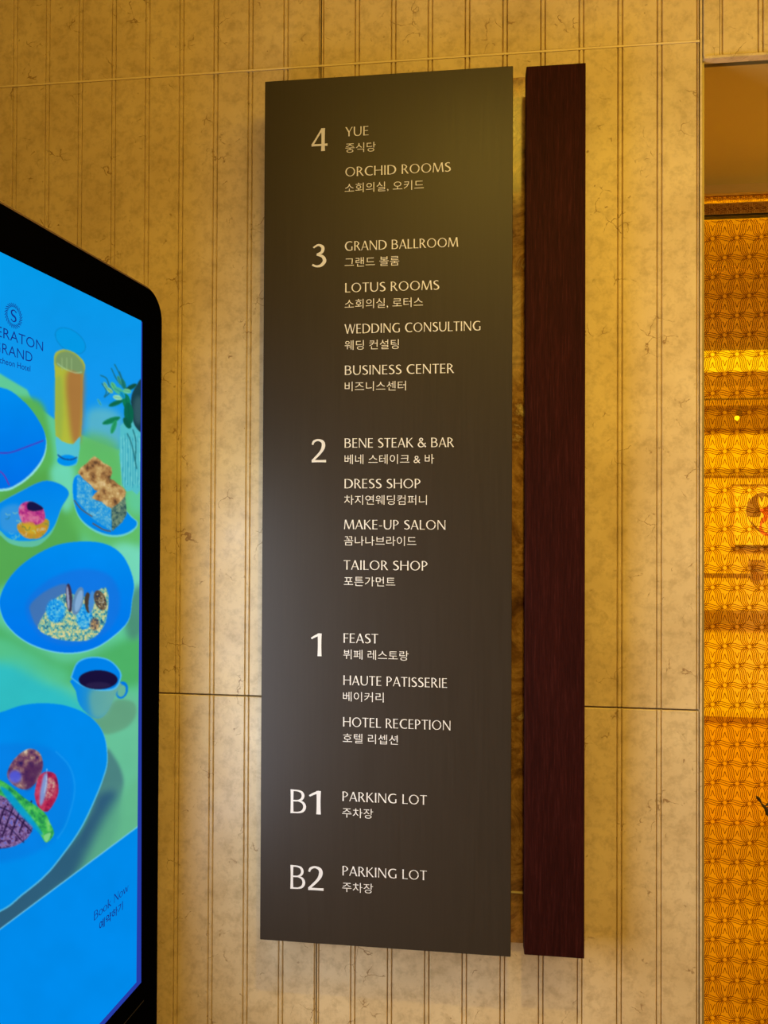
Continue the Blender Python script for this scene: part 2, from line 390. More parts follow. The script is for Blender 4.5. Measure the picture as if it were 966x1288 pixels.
def flat(name, pts, y, material, parent, smooth=3):
    p = catmull(pts, smooth, True); return mesh_obj(name, [P(a, b, y) for a, b in p], [tuple(range(len(p)))], material, parent)
def catmull(pts, n=4, closed=False):
    out = []; N = len(pts); pts = [tuple(p) for p in pts]
    rng = range(N) if closed else range(N-1)
    for i in rng:
        if closed: p0, p1, p2, p3 = pts[i-1], pts[i], pts[(i+1) % N], pts[(i+2) % N]
        else: p0, p1, p2, p3 = pts[max(i-1, 0)], pts[i], pts[i+1], pts[min(i+2, N-1)]
        for s in range(n):
            t = s/n
            out.append(tuple(.5*((2*b)+(c-a)*t+(2*a-5*b+4*c-d)*t*t+(3*b-a-3*c+d)*t**3) for a, b, c, d in zip(p0, p1, p2, p3)))
    if not closed: out.append(pts[-1])
    return out
flat('picture_shape', [(940, 649), (939, 637), (944, 628), (951, 622), (957, 620), (953, 628), (955, 637), (957, 646), (955, 650)], YB-.052, mat('picture_brown', (.10, .05, .02), .6), pic)
flat('picture_shape', [(955, 641), (962, 639), (967, 636), (974, 640), (968, 648), (964, 655), (958, 660), (961, 668), (968, 672), (963, 674), (955, 668), (957, 655), (961, 648)], YB-.052, mat('picture_red', (.55, .02, .01), .6), pic)
flat('picture_shape', [(944, 655), (950, 661), (957, 668), (956, 670), (949, 664), (943, 656)], YB-.052, bpy.data.materials['picture_brown'], pic)
flat('picture_shape', [(954, 621), (960, 620), (970, 624), (969, 627), (960, 624), (959, 629), (956, 626)], YB-.052, bpy.data.materials['picture_brown'], pic)
sw = tag(empty('wall_phone', P(955, 730, YB-.05)), 'small dark wall fixture in two blocks below the framed picture', 'wall fixture')
lo, hi = bx(947, 963, 705, 716, YB-.07, YB-.001); box('upper_block', lo, hi, mat('fixture_olive', (.22, .13, .03), .5), sw, .004)
lo, hi = bx(949, 961, 719, 730, YB-.06, YB-.001); box('lower_block', lo, hi, mat('fixture_brown', (.18, .07, .02), .5), sw, .004)

# ------------------------------------------------------------------ lettering: flared sans capitals drawn as strokes
T_, t_ = .103, .063
def ribbon(pts, horiz=False):
    vs, fs = [], []
    for i, p in enumerate(pts):
        q = pts[min(i+1, len(pts)-1)]; r = pts[max(i-1, 0)]
        dx, dz = q[0]-r[0], q[1]-r[1]; L = math.hypot(dx, dz) or 1
        if horiz: nx, nz = p[2]/2/max(abs(dz/L), .3), 0
        else: nx, nz = -dz/L*p[2]/2, dx/L*p[2]/2
        vs += [(p[0]+nx, p[1]+nz), (p[0]-nx, p[1]-nz)]
    for i in range(len(pts)-1):
        a = 2*i; fs.append((a, a+1, a+3, a+2))
    return vs, fs
def flare(x0, y0, x1, y1, w):
    return [(x0+(x1-x0)*t, y0+(y1-y0)*t, w*(.94+.18*abs(2*t-1)**2.2)) for t in (0, .08, .2, .35, .5, .65, .8, .92, 1)]
def S(*a): return ribbon(flare(*a))
def D(*a): return ribbon(flare(*a), True)
def C(*p): return ribbon(catmull(p, 6))
def RING(cx, cy, rx, ry, wv=T_, wh=t_):
    p = [(cx+rx*math.cos(a), cy+ry*math.sin(a), wh+(wv-wh)*math.cos(a)**2) for a in [2*math.pi*k/40 for k in range(41)]]
    return ribbon(p+[p[1]])
ST = lambda x, w=T_: S(x, 0, x, 1, w)
T, t = T_, t_
G = {
 'A': (.70, [D(.05, 0, .35, 1, t), D(.35, 1, .64, 0, T), S(.15, .32, .53, .32, t*.85)]),
 'B': (.68, [ST(.11), C((.08, .96, t), (.30, .96, t), (.46, .90, .09), (.52, .75, T), (.46, .60, .09), (.30, .53, t*.9), (.1, .53, t*.9)), C((.1, .53, t*.9), (.34, .53, t*.9), (.52, .45, .09), (.58, .28, T*1.05), (.51, .11, .095), (.34, .04, t), (.08, .04, t))]),
 'C': (.76, [C((.71, .90, .085), (.52, .965, .08), (.25, .87, .11), (.11, .5, .13), (.25, .13, .11), (.52, .035, .08), (.71, .10, .085))]),
 'D': (.82, [ST(.11), C((.08, .96, t), (.34, .96, t), (.61, .82, .11), (.72, .5, .128), (.61, .18, .11), (.34, .04, t), (.08, .04, t))]),
 'E': (.55, [ST(.11), S(.1, .96, .48, .96, t), S(.1, .52, .45, .52, t), S(.1, .04, .50, .04, t)]),
 'F': (.50, [ST(.11), S(.1, .96, .47, .96, t), S(.1, .51, .43, .51, t)]),
 'G': (.83, [C((.72, .90, .085), (.52, .965, .08), (.25, .87, .11), (.11, .5, .13), (.25, .13, .11), (.50, .035, .08), (.70, .09, .08)), S(.70, .06, .70, .44, T*.95)]),
 'H': (.80, [ST(.11), ST(.69), S(.1, .52, .7, .52, t)]),
 'I': (.24, [ST(.12)]),
 'K': (.68, [ST(.11), D(.16, .50, .56, 1, t), D(.24, .56, .62, 0, T)]),
 'L': (.51, [ST(.11), S(.1, .04, .49, .04, t)]),
 'M': (.96, [D(.08, 0, .15, 1, t), D(.17, 1, .48, .02, T), D(.48, .02, .78, 1, t), D(.80, 1, .88, 0, T)]),
 'N': (.80, [ST(.10, t), D(.10, 1, .69, 0, T), ST(.69, t)]),
 'O': (.92, [RING(.46, .5, .36, .465)]),
 'P': (.58, [ST(.11), C((.08, .96, t), (.3, .96, t), (.48, .71, T), (.3, .46, t), (.1, .46, t))]),
 'R': (.64, [ST(.11), C((.08, .96, t), (.28, .96, t), (.46, .74, T), (.28, .50, t), (.1, .50, t)), D(.28, .52, .58, 0, T)]),
 'S': (.56, [C((.46, .90, .08), (.30, .965, .075), (.13, .86, .105), (.13, .68, .12), (.30, .53, .13), (.45, .37, .125), (.46, .16, .11), (.27, .035, .078), (.07, .10, .085))]),
 'T': (.60, [ST(.30), S(.02, .96, .58, .96, t)]),
 'U': (.78, [C((.11, 1, T*1.08), (.11, .5, T), (.13, .25, T), (.24, .075, .1), (.38, .035, .08), (.54, .075, .08), (.65, .25, .08), (.67, .5, .078), (.67, 1, .09))]),
 'W': (1.04, [D(.05, 1, .29, 0, T), D(.29, 0, .52, 1, t), D(.52, 1, .76, 0, T), D(.76, 0, .99, 1, t)]),
 'Y': (.62, [D(.05, 1, .31, .44, T), D(.58, 1, .31, .44, t), S(.31, 0, .31, .5, T)]),
 '&': (.80, [C((.74, .02, .12), (.48, .36, .135), (.24, .66, .12), (.20, .85, .1), (.34, .965, .078), (.46, .86, .085), (.41, .70, .08), (.18, .48, .09), (.08, .26, .12), (.19, .07, .1), (.37, .035, .08), (.56, .16, .08), (.66, .38, .08), (.74, .45, .065))]),
 '-': (.36, [S(.05, .36, .31, .36, t)]),
 '1': (.50, [S(.38, 0, .38, .985, .15), C((.04, .76, .07), (.2, .86, .09), (.40, .955, .10))]),
 '2': (.68, [C((.07, .76, .07), (.13, .90, .095), (.31, .965, .085), (.50, .87, .13), (.52, .66, .145), (.40, .42, .11), (.06, .05, .09)), S(.04, .045, .64, .045, .10)]),
 '3': (.62, [C((.08, .85, .07), (.28, .965, .085), (.46, .86, .13), (.43, .65, .12), (.22, .545, .08)), C((.22, .545, .08), (.46, .45, .12), (.54, .25, .145), (.40, .07, .12), (.2, .035, .085), (.04, .11, .085))]),
 '4': (.72, [D(.07, .29, .50, 1, .08), S(.52, 0, .52, 1, .15), S(.03, .27, .71, .27, .095)]),
 'o': (.60, [RING(.30, .32, .23, .30, .11, .06)]),
 'k': (.58, [ST(.11, .10), D(.14, .34, .46, .64, .06), D(.22, .40, .52, 0, .11)]),
 'w': (.86, [D(.05, .64, .24, 0, .10), D(.24, 0, .42, .64, .06), D(.42, .64, .62, 0, .10), D(.62, 0, .80, .64, .06)]),
 ' ': (.30, []),
}
def line_glyphs(s):
    vs, fs, x = [], [], 0
    for ch in s:
        adv, st = G[ch]
        for ly, (v, f) in enumerate(st):
            n = len(vs); vs += [(a+x, b, ly) for a, b in v]; fs += [tuple(i+n for i in q) for q in f]
        x += adv + .035
    return vs, fs
SY = -.07; YL = SY-.0006
def fit(vs, xl, xr, z0, h=None, zmul=None):
    a = min(v[0] for v in vs); b = max(v[0] for v in vs); k = (xr-xl)/(b-a)
    return [(xl+(v[0]-a)*k, YL-(v[2]*5e-5 if len(v) > 2 else 0), z0+v[1]*(h if h else k*zmul)) for v in vs]
def font_mesh(s, offset=0.0):
    c = bpy.data.curves.new('t', 'FONT'); c.body = s; c.size = 1; c.offset = offset; c.resolution_u = 3
    o = bpy.data.objects.new('t', c); COL.objects.link(o); bpy.context.view_layer.update()
    dg = bpy.context.evaluated_depsgraph_get(); me = o.evaluated_get(dg).to_mesh()
    vs = [(v.co.x, v.co.y) for v in me.vertices]; fs = [tuple(p.vertices) for p in me.polygons]
    o.evaluated_get(dg).to_mesh_clear(); bpy.data.objects.remove(o); bpy.data.curves.remove(c); return vs, fs

# ------------------------------------------------------------------ directory sign
sx0, sx1, sz0, sz1 = -.3532, .0740, .7740, 2.2620
rx0, rx1, rz0, rz1 = .0959, .1931, .7796, 2.2592
sign = tag(empty('directory_sign', ((sx0+rx1)/2, SY, sz0)), 'tall dark floor directory with white lettering and a dark red side board', 'sign')
tag(box('grey_panel', (sx0, SY, sz0), (sx1, SY+.022, sz1), M['panel'], sign, .0012))
tag(box('wood_board', (rx0, SY, rz0), (rx1, SY+.026, rz1), M['wood'], sign, .001), 'dark red wood-grain vertical board')
bz1, bz0 = P(653, 97.5, -.012).z, P(653, 1186, -.012).z
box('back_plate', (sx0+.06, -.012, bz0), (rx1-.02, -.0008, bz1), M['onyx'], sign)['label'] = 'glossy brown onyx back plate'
box('onyx_crack', (P(644, 1122, -.0135).x-.01, -.0130, P(650, 1124, -.0135).z), (P(662, 1122, -.0135).x+.01, -.0118, P(650, 1121.5, -.0135).z), M['grout'], sign)
for z in (1.0, 1.5, 2.0):
    for x in (sx0+.1, sx1-.03, rx1-.05):
        box('standoff_bracket', (x-.012, SY+.02, z-.03), (x+.012, -.010, z+.03), M['darkmetal'], sign)
LINES = [('YUE', '중식당', 434.3, 463.6, 171.9, 434.5, 472.6), ('ORCHID ROOMS', '소회의실, 오키드', 434.5, 567, 222.3, 433.7, 533),
 ('GRAND BALLROOM', '그랜드 볼룸', 433.8, 576.3, 315.7, 433.7, 502.2), ('LOTUS ROOMS', '소회의실, 로터스', 434.2, 552.5, 368, 433.7, 532.1),
 ('WEDDING CONSULTING', '웨딩 컨설팅', 433.3, 604.3, 419.8, 433.7, 501.6), ('BUSINESS CENTER', '비즈니스센터', 433.8, 571.2, 471.7, 433.7, 510.6),
 ('BENE STEAK & BAR', '베네 스테이크 & 바', 433.5, 571.2, 563.2, 433.5, 546), ('DRESS SHOP', '차지연웨딩컴퍼니', 433.4, 528.8, 614.2, 432.9, 536.9),
 ('MAKE-UP SALON', '꼼나나브라이드', 432.9, 560.6, 665.5, 432.9, 523.7), ('TAILOR SHOP', '포튼가먼트', 432.3, 537.7, 716.4, 432.6, 497.2),
 ('FEAST', '뷔페 레스토랑', 432.2, 475.6, 808.3, 431.8, 513.9), ('HAUTE PATISSERIE', '베이커리', 432, 562.3, 861.2, 431.5, 482.6),
 ('HOTEL RECEPTION', '호텔 리셉션', 431.6, 567, 913.6, 431.2, 500.5), ('PARKING LOT', '주차장', 430.8, 536.9, 1007.2, 430.5, 469.3),
 ('PARKING LOT', '주차장', 430.8, 536.9, 1100.8, 430.5, 469.3)]
for la, ko, a, b, by, ka, kb in LINES:
    z = P(a, by, SY).z; xl = P(a, by, SY).x; xr = P(b, by, SY).x
    vs, fs = line_glyphs(la); vs = fit(vs, xl, xr, z, .0160)
    mesh_obj('lettering', vs, fs, M['lettering'], sign)
    vs, fs = font_mesh(ko, -.006); xl = P(ka, by+18, SY).x; xr = P(kb, by+18, SY).x
    zk = P(ka, by+19.6, SY).z
    vs = fit(vs, xl, xr, zk, .0183)
    mesh_obj('korean_lettering', vs, fs, M['lettering'], sign)
for s, a, b, by in (('4', 391.6, 412, 190.9), ('3', 392.3, 410.5, 336.3), ('2', 391.8, 410.2, 581.4), ('1', 391, 404.6, 825), ('B1', 365.4, 403.6, 1022.4), ('B2', 365.3, 407.1, 1117.5)):
    vs, fs = line_glyphs(s); h = .0405 if 'B' in s else .0395
    vs = fit(vs, P(a, by, SY).x, P(b, by, SY).x, P(a, by, SY).z, h)
    mesh_obj('floor_numeral', vs, fs, M['numeral'], sign)

# ------------------------------------------------------------------ kiosk with a lit portrait screen
def kio(px, py):
    d = ray(px, py); s = (KP-CAMP).dot(KN)/d.dot(KN); q = CAMP + d*s; return (q-KP).dot(-KD), q.z
def K3(u, z, out=0.0): return Vector((KP.x, KP.y, 0)) - KD*u + KN*out + Vector((0, 0, z))
SZ1 = kio(176, 403)[1]; SZ0 = kio(174, 1232)[1]; SW = (SZ1-SZ0)*9/16
uo = kio(203.5, 700)[0]; zo = kio(60, 285)[1]; up = SW - uo
kiosk = tag(empty('digital_kiosk', K3(SW/2, 0)), 'tall black kiosk with a bright blue screen of plated dishes, left of the sign', 'kiosk')
def rrect(u0, u1, z0, z1, r, n=10, low=True):
    p = []
    for cu, cz, a0 in ((u1-r, z1-r, 0), (u0+r, z1-r, 90)):
        for k in range(n+1):
            a = math.radians(a0+90*k/n); p.append((cu+r*math.cos(a), cz+r*math.sin(a)))
    p += [(u0, z0), (u1, z0)]
    return p
def slab(name, outline, o0, o1, material, parent, bev=0.0):
    bm = bmesh.new(); n = len(outline)
    f = [bm.verts.new(K3(u, z, o1)) for u, z in outline]; b = [bm.verts.new(K3(u, z, o0)) for u, z in outline]
    ff = bm.faces.new(f); bm.faces.new(b[::-1])
    for i in range(n): bm.faces.new((f[i], b[i], b[(i+1) % n], f[(i+1) % n]))
    bmesh.ops.recalc_face_normals(bm, faces=bm.faces[:])
    if bev: bmesh.ops.bevel(bm, geom=[e for e in ff.edges], offset=bev, segments=2, affect='EDGES')
    return bm_obj(name, bm, material, parent)
slab('housing', rrect(uo, up, 0.04, zo, .05), -.055, -.002, M['housing'], kiosk, .003)
slab('glass_front', rrect(uo+.005, up-.005, .05, zo-.005, .046), -.002, .0, M['black'], kiosk, .0006)
slab('foot_plate', [(uo+.02, 0.04), (up-.02, 0.04), (up-.02, 0), (uo+.02, 0)], -.16, .10, M['darkmetal'], kiosk)
g_ = kio(179.5, 1232)[0]
slab('screen_edge', [(kio(177.3, 600)[0], SZ1-.001), (SW+.004, SZ1-.001), (SW+.004, SZ0-.010), (kio(177.6, 1200)[0], SZ0-.010)], .0, .0004, M['edge_glow'], kiosk)
box_l = [(uo+.05, SZ0-.045), (up-.05, SZ0-.045), (up-.05, SZ0-.0465), (uo+.05, SZ0-.0465)]
slab('lower_seam', box_l, .0, .0005, M['darkmetal'], kiosk)

# screen picture: painted into an array, then carried as point colours of a fine grid
CX0, CX1, CY0, CY1, CS = -240, 184, 120, 1560, 2
Wc, Hc = (CX1-CX0)*CS, (CY1-CY0)*CS
gx, gy = np.meshgrid(CX0+(np.arange(Wc)+.5)/CS, CY0+(np.arange(Hc)+.5)/CS)
img = np.zeros((Hc, Wc, 3), np.float32)
def vnoise(sx, sy, seed, octs=3):
    r = np.random.default_rng(seed); out = np.zeros((Hc, Wc), np.float32); amp = 1; tot = 0
    for o in range(octs):
        nx, ny = int((CX1-CX0)/sx)+3, int((CY1-CY0)/sy)+3; g = r.random((ny, nx)).astype(np.float32)
        X = (gx-CX0)/sx; Y = (gy-CY0)/sy; xi = X.astype(int); yi = Y.astype(int); fx = X-xi; fy = Y-yi
        fx = fx*fx*(3-2*fx); fy = fy*fy*(3-2*fy)
        out += amp*((g[yi, xi]*(1-fx)+g[yi, xi+1]*fx)*(1-fy)+(g[yi+1, xi]*(1-fx)+g[yi+1, xi+1]*fx)*fy)
        tot += amp; amp *= .6; sx /= 2; sy /= 2
    return out/tot
def blur(mk, n):
    n = max(1, int(n*CS))
    for ax in (0, 1):
        for _ in range(2):
            c = np.cumsum(np.pad(mk, [(n+1, n) if a == ax else (0, 0) for a in (0, 1)], mode='edge'), axis=ax)
            mk = (np.take(c, range(2*n+1, c.shape[ax]), ax)-np.take(c, range(0, c.shape[ax]-2*n-1), ax))/(2*n+1)
    return mk
N1 = vnoise(7, 7, 1, 3); N2 = vnoise(2.5, 2.5, 2, 2); N3 = vnoise(40, 40, 3, 3)
def pmask(pts, sm=5, soft=0):
    p = np.array(catmull(pts, sm, True) if sm > 1 else pts, float)
    pad = 6+soft*4
    x0 = max(int((p[:, 0].min()-pad-CX0)*CS), 0); x1 = min(int((p[:, 0].max()+pad-CX0)*CS), Wc)
    y0 = max(int((p[:, 1].min()-pad-CY0)*CS), 0); y1 = min(int((p[:, 1].max()+pad-CY0)*CS), Hc)
    X, Y = gx[y0:y1, x0:x1], gy[y0:y1, x0:x1]; ins = np.zeros(X.shape, bool)
    for a, b in zip(p, np.roll(p, -1, 0)):
        if a[1] == b[1]: continue
        c = (a[1] > Y) != (b[1] > Y); ins ^= c & (X < (b[0]-a[0])*(Y-a[1])/(b[1]-a[1])+a[0])
    mk = ins.astype(np.float32)
    mk = blur(mk, soft if soft else .5)
    return (slice(y0, y1), slice(x0, x1)), mk
def paint(pts, col, soft=0, alpha=1.0, sm=5, col2=None, axis='y', tex=None, cols=None):
    sl, mk = pmask(pts, sm, soft); c = np.array(col, np.float32)/255
    if col2 is not None:
        A = gy[sl] if axis == 'y' else gx[sl]; p = np.array(pts)[:, 1 if axis == 'y' else 0]; q = np.clip((A-p.min())/(np.ptp(p)+1e-6), 0, 1)[..., None]
        c = c*(1-q)+np.array(col2, np.float32)/255*q
    if tex is not None:
        q = tex[sl]; cs = np.array(cols, np.float32)/255; th = np.linspace(0, 1, len(cs)); q = np.clip((q-.5)*1.25+.5, 0, 1)
        c = np.stack([np.interp(q, th, cs[:, k]) for k in range(3)], -1)
    mk = (mk*alpha)[..., None]; img[sl] = img[sl]*(1-mk)+c*mk
def ell(cx, cy, rx, ry, rot=0, n=14):
    a = math.radians(rot); return [(cx+rx*math.cos(q)*math.cos(a)-ry*math.sin(q)*math.sin(a), cy+rx*math.cos(q)*math.sin(a)+ry*math.sin(q)*math.cos(a)) for q in [2*math.pi*k/n for k in range(n)]]
def stroke(pts, wd, col, alpha=1.0):
    p = catmull(pts, 4); L, R_ = [], []
    for i, a in enumerate(p):
        q = p[min(i+1, len(p)-1)]; r = p[max(i-1, 0)]; dx, dy = q[0]-r[0], q[1]-r[1]; l = math.hypot(dx, dy) or 1
        L.append((a[0]-dy/l*wd/2, a[1]+dx/l*wd/2)); R_.append((a[0]+dy/l*wd/2, a[1]-dx/l*wd/2))
    paint(L+R_[::-1], col, 0, alpha, 1)
def Z(off, s, pts): return [(a/s, off+b/s) for a, b in pts]
z1 = lambda *p: Z(240, 4.295, p); z2_ = lambda *p: Z(480, 4.295, p); z3_ = lambda *p: Z(760, 4.295, p); z4_ = lambda *p: Z(1020, 4.39, p)
BL = (0, 134, 234)
q = np.clip((gy-330)/220, 0, 1)[..., None]
img[:] = np.array((4, 152, 230))/255*(1-q)+np.array((24, 150, 240))/255*q
# table cloth
paint([(-240, 420), (0, 470), (42, 507), (70, 528), (100, 546), (149, 566), (190, 580), (190, 1200), (-240, 1300)], (96, 200, 150), 1.2, 1, 2)
paint([(112, 515), (150, 520), (152, 566), (110, 552)], (110, 190, 190), 5, .7)
paint([(40, 500), (62, 540), (66, 590), (40, 620), (0, 632), (-60, 640), (-60, 520)], (88, 176, 84), 3, .95)
paint([(-20, 650), (60, 590), (95, 640), (100, 690), (60, 700), (0, 740), (-30, 740)], (84, 164, 74), 5, .9)
paint([(100, 548), (150, 562), (160, 640), (185, 650), (176, 690), (150, 690), (110, 680), (86, 650), (88, 600)], (96, 184, 92), 6, .8)
paint([(140, 690), (185, 695), (185, 760), (160, 770)], (118, 216, 186), 5, .9)
paint([(64, 590), (90, 585), (95, 620), (84, 645), (70, 625)], (110, 214, 180), 4, .9)
paint([(-40, 770), (20, 800), (70, 830), (100, 830), (176, 800), (180, 860), (90, 860), (0, 830), (-40, 820)], (74, 172, 96), 6, .9)
paint([(-40, 845), (20, 830), (60, 855), (100, 880), (120, 900), (100, 920), (-40, 920)], (40, 186, 200), 8, .85)
paint([(-40, 800), (10, 805), (60, 832), (90, 850), (60, 860), (0, 830), (-40, 830)], (90, 204, 160), 6, .6)
paint([(158, 762), (176, 735), (190, 760), (176, 800), (160, 800)], (70, 130, 110), 4, .8)
paint([(140, 880), (180, 890), (185, 1000), (178, 1050), (140, 1080), (120, 1000)], (104, 190, 152), 5, .8)
paint(z3_((575, 780), (620, 830), (655, 900), (668, 980), (640, 1100), (600, 1200), (540, 1288), (440, 1288), (560, 900)), (74, 128, 128), 2, .95)
paint([(-40, 1180), (-40, 1100), (60, 1080), (110, 1030), (125, 1000), (150, 1000), (145, 1050), (110, 1090), (60, 1130), (0, 1178)], (44, 88, 120), 5, .95)
paint([(120, 1050), (150, 1000), (180, 980), (180, 1050), (140, 1070), (110, 1100), (95, 1110)], (98, 182, 138), 7, .85)
paint(ell(138, 900, 30, 18, 0), (96, 160, 130), 4, .7)
paint(z3_((600, 540), (640, 515), (720, 530), (735, 590), (690, 660), (600, 700), (545, 690), (520, 620)), (98, 158, 124), 1.5, .8)
# left plate with purple lines
paint([(0, 489), (30, 507), (50, 533), (58.5, 555), (55.5, 576), (43, 595), (23, 611), (0, 618), (-60, 612), (-120, 560), (-60, 496)], (150, 225, 225))
paint([(0, 487), (30, 505), (50, 531), (57.7, 552), (54.7, 573), (42, 592), (23, 608), (0, 615), (-60, 610), (-120, 555), (-60, 490)], (0, 140, 236), col2=(0, 112, 232))
stroke(z2_((-60, 380), (0, 385), (60, 382), (150, 350), (235, 318)), 1.3, (90, 40, 170))
stroke(z2_((-40, 460), (0, 485), (25, 510), (50, 560)), 1.4, (120, 50, 170))
# juice glass
paint(ell(88.5, 428.6, 22, 13, 36), (10, 125, 190)); paint(ell(88.5, 428.6, 21.3, 12.4, 36), (4, 153, 230))
paint([(68, 449), (74, 441), (84, 440), (97, 446), (107, 459), (104, 480), (102, 547), (92, 558), (80, 556), (70, 547), (69.5, 480)], (176, 184, 60), sm=3)
paint([(84, 470), (105, 466), (102, 547), (92, 557), (86, 520)], (168, 112, 60), 3, .9)
paint([(70, 480), (78, 480), (78, 548), (71, 545)], (150, 176, 70), 2, .8)
paint([(70, 450), (76, 443), (86, 442), (97, 448), (105, 460), (104, 470), (90, 466), (72, 460)], (122, 152, 100), 1)
stroke([(72, 457), (82, 464), (95, 469), (103, 468)], .9, (170, 210, 160))
for x in (78, 84, 90): stroke([(x, 450), (x, 466)], .7, (160, 190, 130), .7)
paint([(70, 549), (78, 555), (92, 559), (101, 549), (98, 580), (92, 586), (76, 584), (72, 572)], (84, 190, 206), sm=2)
paint(ell(84.5, 579, 12.5, 7), (0, 142, 236)); stroke([(72.5, 572), (80, 577), (90, 578), (97, 575)], 1.6, (20, 70, 130))
# vase and flowers
paint([(151, 536), (176, 530), (177, 616), (166, 617), (154, 610)], (84, 190, 200), sm=2)
for k in range(16):
    x = 152.5+k*1.6; stroke([(x, 545+RNG.random()*8), (x+.6, 575), (x, 608+RNG.random()*6)], .6, (20, 120, 160) if k % 2 else (150, 225, 225), .7)
paint([(165, 500), (171, 486), (179, 480), (180, 540), (170, 536), (166, 520)], (26, 62, 72))
paint(ell(174, 516, 6, 18), (60, 96, 104), 2, .7)
for p in (((128, 482), (134, 492), (131, 500), (142, 490)), ((126, 472), (134, 476), (138, 486), (146, 490)), ((140, 463), (146, 476), (152, 484)), ((150, 467), (155, 480), (160, 492)), ((144, 458), (150, 470), (156, 486)), ((160, 545), (166, 560), (172, 590)), ((167, 540), (171, 556), (170, 580))):
    stroke(p, 1.2, (30, 100, 110))
for cx, cy, rx, ry, a, c in ((143, 486, 6, 3, 60, (90, 190, 130)), (150, 492, 8, 4, 30, (70, 180, 150)), (155, 483, 7, 3, 70, (30, 120, 110)), (146, 507, 10, 3, -22, (16, 110, 80)), (159, 505, 10, 5, 80, (14, 120, 84)), (162, 520, 14, 6, 85, (10, 100, 76)), (160, 532, 8, 4, 60, (12, 92, 70)), (140, 529, 12, 3.5, -20, (20, 130, 84)), (143, 537, 9, 3, -70, (40, 160, 100)), (138, 491, 5, 2.5, 40, (140, 200, 130)), (133, 485, 5, 2, 60, (120, 190, 150)), (148, 500, 6, 3, 10, (150, 220, 180)), (154, 497, 5, 3, 60, (20, 150, 200)), (165, 487, 8, 3, -30, (20, 80, 66)), (150, 478, 6, 2, 70, (60, 150, 130)), (125, 506, 5, 1.6, 60, (70, 180, 200)), (160, 492, 5, 3, 10, (110, 200, 150))):
    paint(ell(cx, cy, rx, ry, a, 8), c)
    stroke([(cx-rx*.8*math.cos(math.radians(a)), cy-rx*.8*math.sin(math.radians(a))), (cx+rx*.8*math.cos(math.radians(a)), cy+rx*.8*math.sin(math.radians(a)))], .5, (10, 70, 60), .7)
# bread bowl
paint([(94, 600), (91.5, 624), (98, 649), (113, 665), (134, 674.5), (154, 674.5), (169, 667), (173.5, 657), (163, 647), (140, 620), (110, 598)], (110, 205, 200))
paint([(94, 600), (92, 624), (99, 648), (114, 663), (135, 672), (154, 672), (168, 665), (172, 657), (163, 648), (140, 620), (110, 600)], (0, 132, 232))
SP = [(20, 140, 220), (60, 160, 215), (120, 190, 215)]
paint(z2_((418, 498), (500, 575), (500, 630), (602, 675), (602, 808), (500, 740), (415, 640)), (50, 150, 215), sm=1, tex=N2, cols=SP)
stroke(z2_((400, 640), (440, 690), (500, 730)), 1.6, (90, 90, 90)); stroke(z2_((500, 765), (560, 800), (600, 808)), 1.6, (96, 80, 76))
paint(z2_((600, 680), (675, 605), (686, 715), (660, 760), (605, 810)), (84, 116, 110), sm=1, tex=N2, cols=[(40, 70, 80), (90, 120, 104), (130, 150, 120)])
BR = [(92, 64, 44), (156, 112, 66), (196, 160, 100), (226, 200, 150)]
paint(z2_((420, 490), (470, 440), (510, 403), (560, 440), (603, 465), (595, 525), (530, 592), (490, 560)), (160, 110, 66), sm=2, tex=N1, cols=BR)
paint(z2_((495, 628), (540, 580), (592, 524), (635, 552), (672, 580), (676, 620), (602, 684), (550, 650)), (176, 120, 60), sm=2, tex=N1, cols=BR)
# gourd bowl
gb = z2_((-60, 700), (0, 655), (100, 598), (230, 540), (320, 550), (374, 605), (335, 680), (290, 800), (240, 862), (190, 890), (120, 892), (50, 872), (0, 830), (-60, 800))
paint(gb, (96, 190, 160))
paint(z2_((-60, 700), (0, 655), (100, 600), (230, 538), (320, 552), (372, 602), (332, 680), (290, 785), (225, 848), (120, 862), (45, 845), (0, 805), (-60, 780)), (0, 130, 232), col2=(10, 146, 236))
paint(z2_((0, 700), (60, 665), (110, 680), (110, 800), (60, 820), (5, 790)), (60, 150, 220), 2, .8)
paint(z2_((110, 760), (250, 740), (262, 790), (215, 845), (140, 845), (95, 800)), (150, 150, 60), sm=3, tex=N1, cols=[(60, 100, 90), (170, 150, 50), (200, 140, 40), (190, 210, 190)])
paint(z2_((100, 690), (125, 655), (175, 650), (235, 690), (240, 750), (190, 775), (120, 760)), (176, 60, 130), sm=3, tex=N1, cols=[(100, 20, 110), (180, 50, 130), (214, 110, 150), (150, 150, 220)])
paint(z2_((130, 765), (185, 765), (190, 820), (140, 810)), (206, 170, 40), 1, .8)
paint(z2_((150, 655), (180, 650), (235, 685), (190, 700), (150, 690)), (24, 20, 70), sm=3)
for k in range(26):
    x = 50+RNG.random()*190; y = 700+RNG.random()*140; a = RNG.random()*3
    if 120 < x < 235 and y < 780: continue
    stroke(z2_((x, y), (x+16*math.cos(a), y+16*math.sin(a)), (x+28*math.cos(a+.5), y+28*math.sin(a+.5))), .7, [(20, 100, 90), (190, 220, 150), (120, 190, 210)][k % 3], .85)
